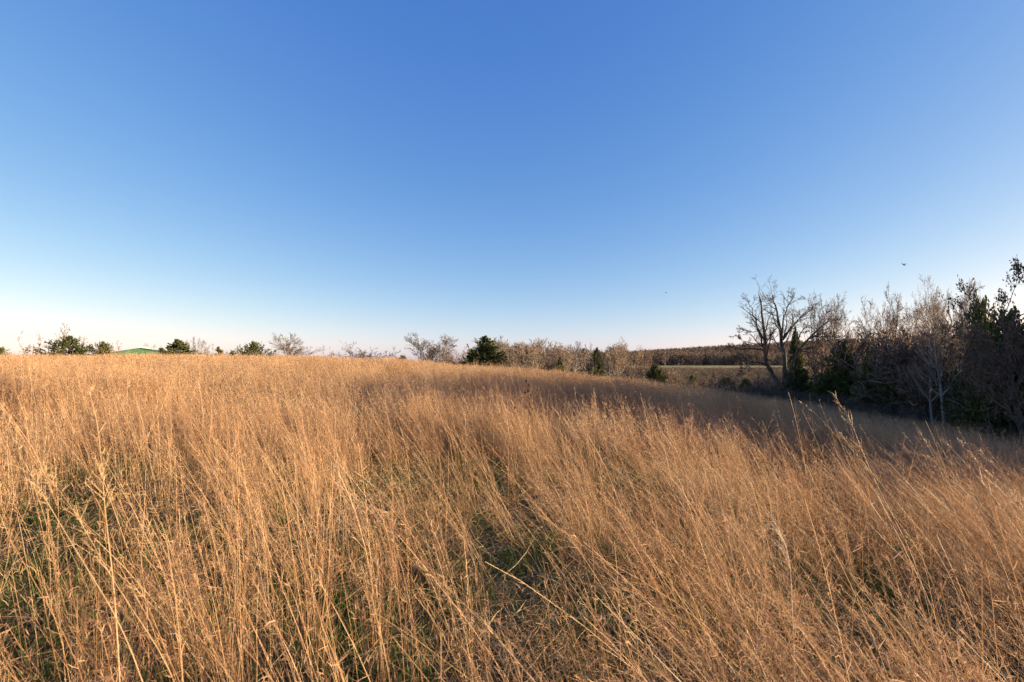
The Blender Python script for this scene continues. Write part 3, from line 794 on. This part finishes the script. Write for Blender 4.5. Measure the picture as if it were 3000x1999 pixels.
T_ = "thicket shrubs under the right-hand wood"
for i, (px, top, dep, wd, key, lab) in enumerate([
        (2395, 1035, 45, 120, 51, "brown thicket under the fan-shaped tree"),
        (2455, 1050, 42, 110, 52, "grey thicket filling the gap below the slender tree"),
        (2520, 1000, 36, 130, 53, "grey thicket below the leaning dark tree"),
        (2590, 985, 33, 140, 51, "tangled thicket below the tall spire tree"),
        (2650, 960, 30, 130, 52, "tangled thicket left of the two pale trunks"),
        (2700, 1040, 27, 120, 53, "low shaded thicket at the feet of the pale trunks, left side"),
        (2790, 1030, 25.5, 130, 51, "low shaded thicket at the feet of the pale trunks, right side"),
        (2850, 960, 26, 150, 52, "thicket below the sunlit green cedar"),
        (2560, 1075, 30, 140, 53, "low dark thicket edging the shaded grass near the wood's left"),
        (2480, 1120, 33, 120, 51, "lowest brown brush where the wood meets shaded grass"),
        (2250, 1070, 42, 110, 52, "brown brush behind the base of the spreading tree"),
        (2215, 1060, 39, 130, 51, "rounded brown brush hiding the left foot of the spreading tree"),
        (2285, 1085, 36.5, 120, 53, "low brown brush in front of the spreading tree's base"),
        (2160, 1085, 44, 100, 52, "grey brush left of the spreading tree below the pale field"),
        (2310, 1050, 44, 110, 53, "tall brown brush right behind the spreading tree's fork")]):
    bare_tree("thicket_shrub", lab, "shrub", px, top, dep, wd, key, 'bark', 'twig' if i % 3 else 'twig_tan', group=T_, **(THK if i % 2 else BROWN))

# --- oaks holding dead leaves at the right edge
def oak(label, px, top, depth, width_px, key, leaf=5200, size=0.016):
    return bare_tree("leafy_oak", label, "oak", px, top, depth, width_px, key, 'bark_dark', 'twig', "oaks holding dead leaves", leaf=leaf, leaf_size=size,
                     stems=1, n=(20, 8, 5, 4), lr=(0.55, .5, .5, .45), tw_r=0.006, r0=0.024, t0=0.12, ang=(62, 45, 40, 38), up=(0.02, .02, .02, .02))
oak("oak with grey dead leaves filling the lower right edge", 2950, 960, 16.2, 300, 61)
oak("tallest oak with dark leaf clusters cut by the right edge", 2995, 778, 15.3, 250, 62, 5200, 0.02)
oak("lower leafy oak in front of the dark cedars at right", 2905, 1060, 19.0, 170, 63, 3800, 0.02)

# --- trees of the same wood beyond the right edge; their shade lies over the field
for i, (x, y, h, k) in enumerate([(22.5, 13, 9, 61), (21.5, 9.5, 8.5, 63), (23.5, 8.0, 9.0, 62), (25.5, 6.3, 9.0, 61), (28, 10.5, 10.5, 62), (30, 8.0, 11, 63), (27, 16, 10, 61), (30, 20, 10.5, 62), (33, 25, 10.5, 63), (33, 12, 11, 61)]):
    tw, cw = [m for kk, m in _mesh_cache.items() if kk[0] == k][0]
    t = thing("leafy_oak", "oak with dead leaves standing in the wood beyond the right edge", "oak", (x, y, Hs(x, y)), (h * 0.9, h * 0.9, h), i * 1.3, "oaks of the wood beyond the right edge")
    link("trunk", tw, t); link("crown", cw, t)

for i, (x, y, h) in enumerate([(24, 11, 8.5), (26.5, 7.5, 9), (25.5, 14.5, 9), (29, 13.5, 9.5), (28.5, 18, 9.5)]):
    tm, cm, wn_, zt = _ced[('big', 1)]
    t = thing("cedar_tree", "tall dense cedar standing in the wood beyond the right edge", "cedar", (x, y, Hs(x, y)), (h * .8, h * .8, h / zt), i * 1.7, "cedars of the wood beyond the right edge")
    link("trunk", tm, t); link("crown", cm, t)

# ------------------------------------------------------------------ far woods and brush as masses
def merge_tree(seed, **kw):
    tr, cr = bare_parts(seed, **kw)
    return [(V, Q, 0, t) for V, Q, _, t in tr] + [(V, Q, m + 1 if m else 1, t) for V, Q, m, t in cr]
far_prot = [merge_tree(600 + k, stems=2, fan_a=0.35, n=(9, 6, 3, 2), lr=(.55, .5, .5, .5), tw_r=0.035, r0=0.03, t0=0.2) for k in range(5)]
def woods(name, x, y, hmin, hmax, label, protos, mats, wf=0.9):
    n = len(x)
    h = rng.uniform(hmin, hmax, n)
    sc = np.stack([h * wf * rng.uniform(.8, 1.2, n), h * wf * rng.uniform(.8, 1.2, n), h], -1)
    return scatter(name, protos, mats, np.stack([x, y, H(x, y)], -1), eulers(np.zeros(n), np.zeros(n), rng.uniform(0, 6.28, n)), sc, label, "wood")
n = 6500
y = rng.uniform(290, 950, n); x = rng.uniform(-0.02, 1.25, n) * y
k = (y > 300) & ~((x < 30) & (y < 320))
woods("far_wood", x[k], y[k], 8.5, 12.5, "bare brown woods covering the far hillside", far_prot, [M['bark'], M['twig']])
n = 620
y = rng.uniform(84, 185, n); x = rng.uniform(-0.06, 0.31, n) * y
k = (x < 6 + 0.3 * (y - 60)) & (x < 44)
woods("valley_wood", x[k], y[k], 5.0, 10.5, "brown bare woods in the valley behind the skyline trees", far_prot, [M['bark'], M['twig_grey']])
n = 700
y = rng.uniform(48, 150, n); x = rng.uniform(0.66, 1.5, n) * y
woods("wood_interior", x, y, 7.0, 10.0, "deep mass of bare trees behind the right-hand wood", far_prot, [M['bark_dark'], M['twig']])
n = 900
y = rng.uniform(24, 48, n); x = np.interp(y, EDGE[:, 0], EDGE[:, 1]) + rng.uniform(3, 30, n)
k = x > np.where(y > 28, 0.76, 0.7) * y
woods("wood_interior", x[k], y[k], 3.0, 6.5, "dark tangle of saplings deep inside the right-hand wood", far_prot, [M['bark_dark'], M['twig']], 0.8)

brush_p = []
for q in range(5):
    g = np.random.default_rng(700 + q)
    tr, cr = bare_parts(650 + q, stems=7, fan_a=0.6, n=(5, 4, 3, 2), lr=(.45, .5, .5, .5), tw_r=0.010, r0=0.02, t0=0.1, leaf=260, leaf_size=0.05)
    brush_p.append([(V, Q, 0, t) for V, Q, _, t in tr] + [(V, Q, 1 if m == 0 else 2, t) for V, Q, m, t in cr])
n = 9000
y = rng.uniform(50, 193, n); x = rng.uniform(0.1, 0.75, n) * y
k = (x > np.interp(y, EDGE[:, 0], EDGE[:, 1]) + 2)
x, y = x[k], y[k]
woods("valley_brush", x[(y < 135)], y[(y < 135)], 0.9, 2.4, "tan and brown brush covering the valley slope below the far field", brush_p, [M['twig_tan'], M['twig_tan'], M['brush']], 1.3)
k = (y >= 135) & (y < 188)
woods("valley_brush", x[k], y[k], 0.35, 0.95, "low tan brush on the upper slope just below the pale far field", brush_p, [M['twig_tan'], M['twig_tan'], M['brush']], 2.2)
n = 2600
y = rng.uniform(4, 46, n); x = np.interp(y, EDGE[:, 0], EDGE[:, 1]) + np.abs(rng.normal(0, 5, n)) + 2.2
woods("wood_undergrowth", x, y, 0.5, 1.7, "dark brown undergrowth and dead leaves along the wood's foot", brush_p, [M['twig'], M['twig'], M['oak']], 1.2)

# ------------------------------------------------------------------ green metal building beyond the crest
def quad_box(x0, x1, y0, y1, z0, z1):
    V = np.array([(x, y, z) for z in (z0, z1) for y in (y0, y1) for x in (x0, x1)], float)
    Q = np.array([(0, 2, 3, 1), (4, 5, 7, 6), (0, 1, 5, 4), (2, 6, 7, 3), (0, 4, 6, 2), (1, 3, 7, 5)])
    return V, Q
def green_building():
    D = 130.0
    ap = at(412, 1019.5, D)
    z0 = Hs(ap[0], D)
    W2, EAV, LEN = 7.4, ap[2] - z0 - 1.5, 18.0
    APX = ap[2] - z0
    t = thing("green_building", "green metal building with a low gable roof behind the grass crest", "building", (ap[0], D, z0), rz=R(29))
    mw = noise_mat("green_wall_metal", [(0.3, (0.07, 0.15, 0.07)), (0.7, (0.09, 0.18, 0.085))], 0.6, 0.45, 0.4, 0)
    mr = noise_mat("green_roof_metal", [(0.3, (0.05, 0.12, 0.06)), (0.7, (0.065, 0.15, 0.075))], 0.8, 0.4, 0.4, 0)
    mv = noise_mat("white_vent_metal", [(0.3, (0.7, 0.7, 0.68)), (0.7, (0.8, 0.8, 0.78))], 2, 0.4, 0.4, 0)
    # ribbed gable walls: each rib a step in the sheet
    def gable(yy, sgn):
        xs, dy = [], []
        for k in range(int(2 * W2 / 0.3)):
            x = -W2 + k * 0.3
            xs += [x, x + 0.2, x + 0.22, x + 0.28]; dy += [0, 0, 0.04, 0.04]
        xs.append(W2); dy.append(0)
        xs = np.array(xs); dy = np.array(dy)
        top = EAV + (APX - 0.06 - EAV) * (1 - np.abs(xs) / W2)
        V = np.concatenate([np.stack([xs, yy + sgn * dy, np.zeros_like(xs) - 0.3], -1), np.stack([xs, yy + sgn * dy, top], -1)])
        n = len(xs); i = np.arange(n - 1)
        return V, np.stack([i, i + 1, i + 1 + n, i + n], -1)
    V, Q = gable(0, -1); link("gable_wall", mk_mesh("gable_wall", [(V, Q, 0, None)], [mw], False), t)
    V, Q = gable(LEN, 1); link("gable_wall", mk_mesh("gable_wall", [(V, Q, 0, None)], [mw], False), t)
    for sx in (-1, 1):
        V, Q = quad_box(sx * W2 - 0.05, sx * W2 + 0.05, 0.02, LEN - 0.02, -0.3, EAV - 0.02)
        link("side_wall", mk_mesh("side_wall", [(V, Q, 0, None)], [mw], False), t)
    rf = None
    for sx in (-1, 1):
        n = 60
        ys = np.linspace(-0.35, LEN + 0.35, n * 2 + 1); dz = np.where(np.arange(n * 2 + 1) % 2, 0.035, 0)
        e = W2 + 0.35; ze = EAV - (APX - EAV) * 0.35 / W2
        Vs = []
        for (x, z) in ((0, APX), (sx * e, ze)):
            Vs.append(np.stack([np.full_like(ys, x), ys, z + dz], -1))
        for (x, z) in ((0, APX - 0.09), (sx * e, ze - 0.09)):
            Vs.append(np.stack([np.full_like(ys, x), ys, np.full_like(ys, z)], -1))
        m = len(ys); i = np.arange(m - 1)
        Q = [np.stack([i + a * m, i + 1 + a * m, i + 1 + b * m, i + b * m], -1) for a, b in ((0, 1), (2, 3), (1, 3))]
        Q.append(np.array([[0, m, 3 * m, 2 * m], [m - 1, 2 * m - 1, 4 * m - 1, 3 * m - 1]]))
        rf = link("roof_slope", mk_mesh("roof_slope", [(np.concatenate(Vs), np.concatenate(Q), 0, None)], [mr], False), t)
    V, Q = quad_box(-0.45, 0.45, -0.3, LEN + 0.3, APX + 0.02, APX + 0.16)
    link("ridge_vent", mk_mesh("ridge_vent", [(V, Q, 0, None)], [mv], False), t)
    V, Q = quad_box(-2.0, 2.0, -0.12, -0.05, -0.2, min(3.4, EAV - 0.4))
    d = link("sliding_door", mk_mesh("sliding_door", [(V, Q, 0, None)], [mw], False), t)
    V, Q = quad_box(1.6, 1.7, -0.17, -0.12, 1.0, 1.4)
    link("handle", mk_mesh("handle", [(V, Q, 0, None)], [mv], False), d)
green_building()

# ------------------------------------------------------------------ single tall stalks and weeds that stand out of the grass
M['stalk'] = noise_mat("stalk_straw", [(0.3, (0.36, 0.22, 0.10)), (0.7, (0.50, 0.34, 0.175))], 30, 0.5, 0.35, 0)
M['stalk_pale'] = noise_mat("stalk_pale", [(0.3, (0.55, 0.41, 0.26)), (0.7, (0.66, 0.53, 0.37))], 30, 0.5, 0.35, 0)
M['weed'] = noise_mat("weed_dark", [(0.3, (0.05, 0.035, 0.025)), (0.7, (0.11, 0.08, 0.055))], 40, 0.8, 0.15, 0)
def px_path(pts, d0, d1, K=16):
    n = len(pts)
    P = np.array([at(px, py, d0 + (d1 - d0) * i / (n - 1)) for i, (px, py) in enumerate(pts)])
    tt = np.linspace(0, n - 1, K)
    Q = np.stack([np.interp(tt, np.arange(n), P[:, j]) for j in range(3)], -1)
    for _ in range(2):
        Q[1:-1] = 0.25 * Q[:-2] + 0.5 * Q[1:-1] + 0.25 * Q[2:]
    return Q
def stalk(label, pts, d0, d1, r=0.0022, head=0.4, nb=26, bl=0.07, droop=0.0, mat='stalk', seed=1, name="tall_grass_stalk", side=0.0):
    """pts: pixels from low to tip; the stem runs on down to the ground"""
    g = np.random.default_rng(seed)
    Q = px_path(pts, d0, d1)
    d = unit((Q[0] - Q[2])[None])[0]
    base = Q[0] + d * 0.02; low_pts = []
    for _ in range(400):                                  # follow the stem down to the soil
        if base[2] <= Hs(base[0], base[1]): break
        d = unit((d + np.array([0, 0, -0.05]))[None])[0]
        base = base + d * 0.02; low_pts.append(base.copy())
    base[2] = Hs(base[0], base[1]) - 0.01
    low = np.array([base] + low_pts[-4::-3])
    P = np.concatenate([low, Q])[None]
    K = P.shape[1]
    Rr = r * np.linspace(1, 0.3, K)[None]
    o = P[0, 0].copy(); P = P - o
    t = thing(name, label, "grass stalk", tuple(o))
    V, Qd = tubes(P, Rr, 6)
    link("stem", mk_mesh("stem", [(V, Qd, 0, None)], [M[mat]]), t)
    if nb:
        par = np.zeros(nb, int); tt = 1 - head * g.uniform(0, 1, nb) ** 1.1
        s0 = sample(P[par], tt)
        T = unit(sample(P[par], np.minimum(tt + .03, 1)) - sample(P[par], tt - .03))
        pr = unit(np.cross(T, g.normal(size=(nb, 3))) + np.array([-side, 0, 0]))
        an = g.uniform(0.2, 0.65, nb)[:, None]
        B = walk(s0, T * np.cos(an) + pr * np.sin(an), bl * g.uniform(.5, 1.3, nb) * (1.4 - (tt - (1 - head)) / head), 6, 0.10, -droop, g)
        V, Qd = tubes(B, r * 0.42 * np.array([.7, 1, 1.15, 1.1, .8, .3])[None] * g.uniform(.7, 1.2, nb)[:, None], 4)
        parts = [(V, Qd, 0, None)]
        n2 = nb * 14                                      # fine awns
        bi = g.integers(0, nb, n2); t2 = g.uniform(0.2, 1, n2)
        s2 = sample(B[bi], t2)
        A = walk(s2, unit(g.normal(size=(n2, 3)) + 2.0 * unit(B[bi, -1] - B[bi, 0])), np.full(n2, 0.012), 3, 0.1, 0, g)
        V, Qd = ribbons(A, np.full((n2, 3), 0.0006), g.normal(size=(n2, 3)))
        parts.append((V, Qd, 0, None))
        tag(link("seed_head", mk_mesh("seed_head", parts, [M[mat]]), t), kind="stuff")
    leaf_n = 2
    return t
stalk("tall stalk with upright feathery head, highest against the dark wood", [(2640, 1560), (2555, 1395), (2505, 1265), (2472, 1200), (2440, 1152)], 2.7, 3.0, 0.0024, 0.42, 34, 0.09, 0.0, seed=1)
stalk("long smooth arching stalk whose tip points left of the feathery one", [(2640, 1540), (2530, 1400), (2465, 1295), (2405, 1225), (2340, 1173)], 2.9, 3.2, 0.0018, 0.3, 10, 0.03, 0.0, seed=2)
stalk("stalk with a drooping curled head below the wood", [(2930, 1640), (2860, 1480), (2795, 1400), (2725, 1345), (2660, 1320), (2612, 1326)], 2.3, 2.5, 0.0024, 0.4, 24, 0.06, 0.12, seed=3)
stalk("feathery leaning stalk right of the drooping head", [(2990, 1570), (2900, 1440), (2855, 1390), (2812, 1340), (2756, 1280)], 2.2, 2.4, 0.0022, 0.45, 26, 0.08, 0.04, seed=4)
stalk("leaning stalk with many curved side branches near the right edge", [(3010, 1520), (2955, 1440), (2900, 1390), (2850, 1340), (2814, 1300)], 2.3, 2.5, 0.0022, 0.5, 26, 0.075, 0.05, seed=5)
stalk("rightmost leaning feathery stalk against the shaded grass", [(3030, 1500), (2960, 1420), (2915, 1370), (2885, 1335), (2862, 1312)], 2.4, 2.6, 0.0020, 0.5, 22, 0.06, 0.03, seed=6)
stalk("thin nearly bare stalk in front of the two pale trunks", [(2790, 1480), (2760, 1390), (2735, 1335), (2706, 1285), (2680, 1242)], 3.0, 3.2, 0.0017, 0.35, 16, 0.035, 0.0, seed=7)
stalk("bushy bent stalk left below the highest feathery stalk", [(2700, 1560), (2600, 1440), (2540, 1370), (2480, 1290), (2455, 1262)], 2.6, 2.8, 0.0022, 0.5, 34, 0.085, 0.05, seed=8, side=0.5)
stalk("thick out-of-focus upright stalk at the left", [(322, 1620), (308, 1500), (297, 1350), (285, 1235), (262, 1150)], 1.25, 1.35, 0.0019, 0.35, 20, 0.05, 0.0, seed=9)
stalk("thick out-of-focus stalk leaning from the far left edge", [(300, 1740), (190, 1560), (120, 1440), (60, 1340), (20, 1240), (0, 1180)], 1.15, 1.3, 0.0017, 0.3, 18, 0.05, 0.0, seed=10)
stalk("thick blurred stalk crossing the lower left corner area", [(430, 1850), (330, 1700), (265, 1580), (200, 1470), (130, 1385)], 1.3, 1.45, 0.0018, 0.35, 22, 0.06, 0.02, seed=11)
stalk("short pale snapped stalk in the left middle of the grass", [(776, 1610), (768, 1530), (760, 1465), (753, 1424)], 2.3, 2.35, 0.0022, 0.1, 0, 0.03, 0.0, 'stalk', seed=12)
stalk("leaning bunchy stalk in the lower centre of the picture", [(1560, 1990), (1440, 1850), (1350, 1760), (1270, 1690), (1225, 1660)], 1.5, 1.65, 0.0024, 0.5, 30, 0.06, 0.06, seed=13)
stalk("pale grass stalk with curled white awns right of centre", [(2320, 1760), (2316, 1660), (2300, 1590), (2270, 1530), (2245, 1490)], 2.0, 2.1, 0.0020, 0.55, 16, 0.10, 0.16, 'stalk_pale', seed=14, side=1.2)
stalk("long arched stalk bending left in the right middle distance", [(2080, 1560), (2040, 1480), (1985, 1400), (1930, 1345), (1890, 1338), (1872, 1352)], 2.9, 3.0, 0.0018, 0.35, 6, 0.02, 0.0, seed=15)
stalk("straight tall stalk with feathery top left of the arched one", [(2010, 1500), (1960, 1420), (1895, 1310), (1850, 1255), (1826, 1238)], 3.3, 3.4, 0.0019, 0.45, 26, 0.06, 0.06, seed=16, side=0.6)

def ellipsoid(c, rx, rz, n=8, m=6):
    th = np.linspace(0, math.pi, m); ph = np.arange(n) * 2 * math.pi / n
    V = np.stack([np.sin(th)[:, None] * np.cos(ph) * rx, np.sin(th)[:, None] * np.sin(ph) * rx, np.cos(th)[:, None] * np.ones(n) * rz], -1).reshape(-1, 3)
    i = np.arange(m * n).reshape(m, n); k = np.roll(i, -1, 1)
    return V + c, np.stack([i[:-1], i[1:], k[1:], k[:-1]], -1).reshape(-1, 4)
def dead_weed():
    D = 6.2
    x, y, z = on_ground(1543, D)
    t = thing("dead_weed", "dark dead weed with round seed heads standing in the field's centre", "weed", (x, y, z))
    o = np.array([x, y, z])
    top = [(1543, 1116), (1551, 1129), (1547, 1144), (1556, 1158), (1575, 1142), (1552, 1181), (1509, 1195), (1538, 1150)]
    main = px_path([(1545, 1300), (1548, 1240), (1551, 1190), (1548, 1150), (1543, 1118)], D, D, 12) - o
    main[0] = (0, 0, -0.02)
    st = [main[None]]; rr = [0.0035 * np.linspace(1, .4, 12)[None]]
    V, Q = tubes(st[0], rr[0], 6)
    link("stem", mk_mesh("stem", [(V, Q, 0, None)], [M['weed']]), t)
    g = np.random.default_rng(5)
    for k, (px, py) in enumerate(top):
        e = at(px, py, D + g.uniform(-.04, .04)) - o
        j = np.argmin(np.abs(main[:, 2] - (e[2] - 0.06 - abs(e[0] - main[6, 0]) * 0.6)))
        P = np.linspace(main[j], e, 5)[None] + 0.0
        P[0, 2, 2] -= 0.01
        V, Q = tubes(P, 0.0018 * np.ones((1, 5)), 5)
        link("side_branch", mk_mesh("side_branch", [(V, Q, 0, None)], [M['weed']]), t)
        V, Q = ellipsoid(e, 0.014 * g.uniform(.8, 1.2), 0.018)
        V = V + g.normal(0, 0.0015, V.shape)
        link("seed_head", mk_mesh("seed_head", [(V, Q, 0, None)], [M['weed']]), t)
dead_weed()

# ------------------------------------------------------------------ two soaring birds
M['bird'] = noise_mat("dark_feathers", [(0.3, (0.02, 0.018, 0.016)), (0.7, (0.05, 0.045, 0.04))], 8, 0.7, 0.2, 0)
def bird(label, px, py, dist, span, roll, yaw, dihedral=0.2):
    # one closed surface: sections across the span; body thickness, neck and tail come from the middle sections
    u = np.linspace(-1, 1, 33)
    n = 14
    a = np.arange(n) * 2 * math.pi / n
    V = []
    for s in u:
        q = abs(s)
        ch = np.interp(q, [0, .05, .10, .16, .3, .55, .8, .93, 1], [.52, .46, .30, .155, .15, .155, .14, .10, .03])
        cy = np.interp(q, [0, .05, .10, .16, .3, .55, .8, .93, 1], [-.10, -.10, -.06, .0, .02, .03, .0, -.03, -.06])
        th = np.interp(q, [0, .05, .1, .16, .4, 1], [.065, .06, .035, .016, .010, .003])
        V.append(np.stack([np.full(n, s * 0.5 * math.cos(dihedral * q)), cy + ch * 0.5 * np.cos(a), th * np.sin(a) + 0.5 * q * math.sin(dihedral) + 0.0 * a], -1))
    V = np.concatenate(V) * span
    i = np.arange(len(u) * n).reshape(len(u), n); k = np.roll(i, -1, 1)
    Q = np.stack([i[:-1], k[:-1], k[1:], i[1:]], -1).reshape(-1, 4)
    hv, hq = ellipsoid(np.array([0, 0.19 * span, 0.0]), 0.035 * span, 0.03 * span)
    p = at(px, py, dist)
    o = link("soaring_bird", mk_mesh("soaring_bird", [(V, Q, 0, None), (hv, hq, 0, None)], [M['bird']]))
    o.location = tuple(p); o.rotation_euler = (R(38), roll, yaw)
    tag(o, label, "bird")
bird("dark bird soaring with spread wings above the right-hand wood", 2646, 775, 112, 1.8, R(8), R(12), 0.36)
bird("tiny far bird in the sky left of the spreading tree", 1951, 858.5, 150, 0.85, R(-45), R(20), 0.3)
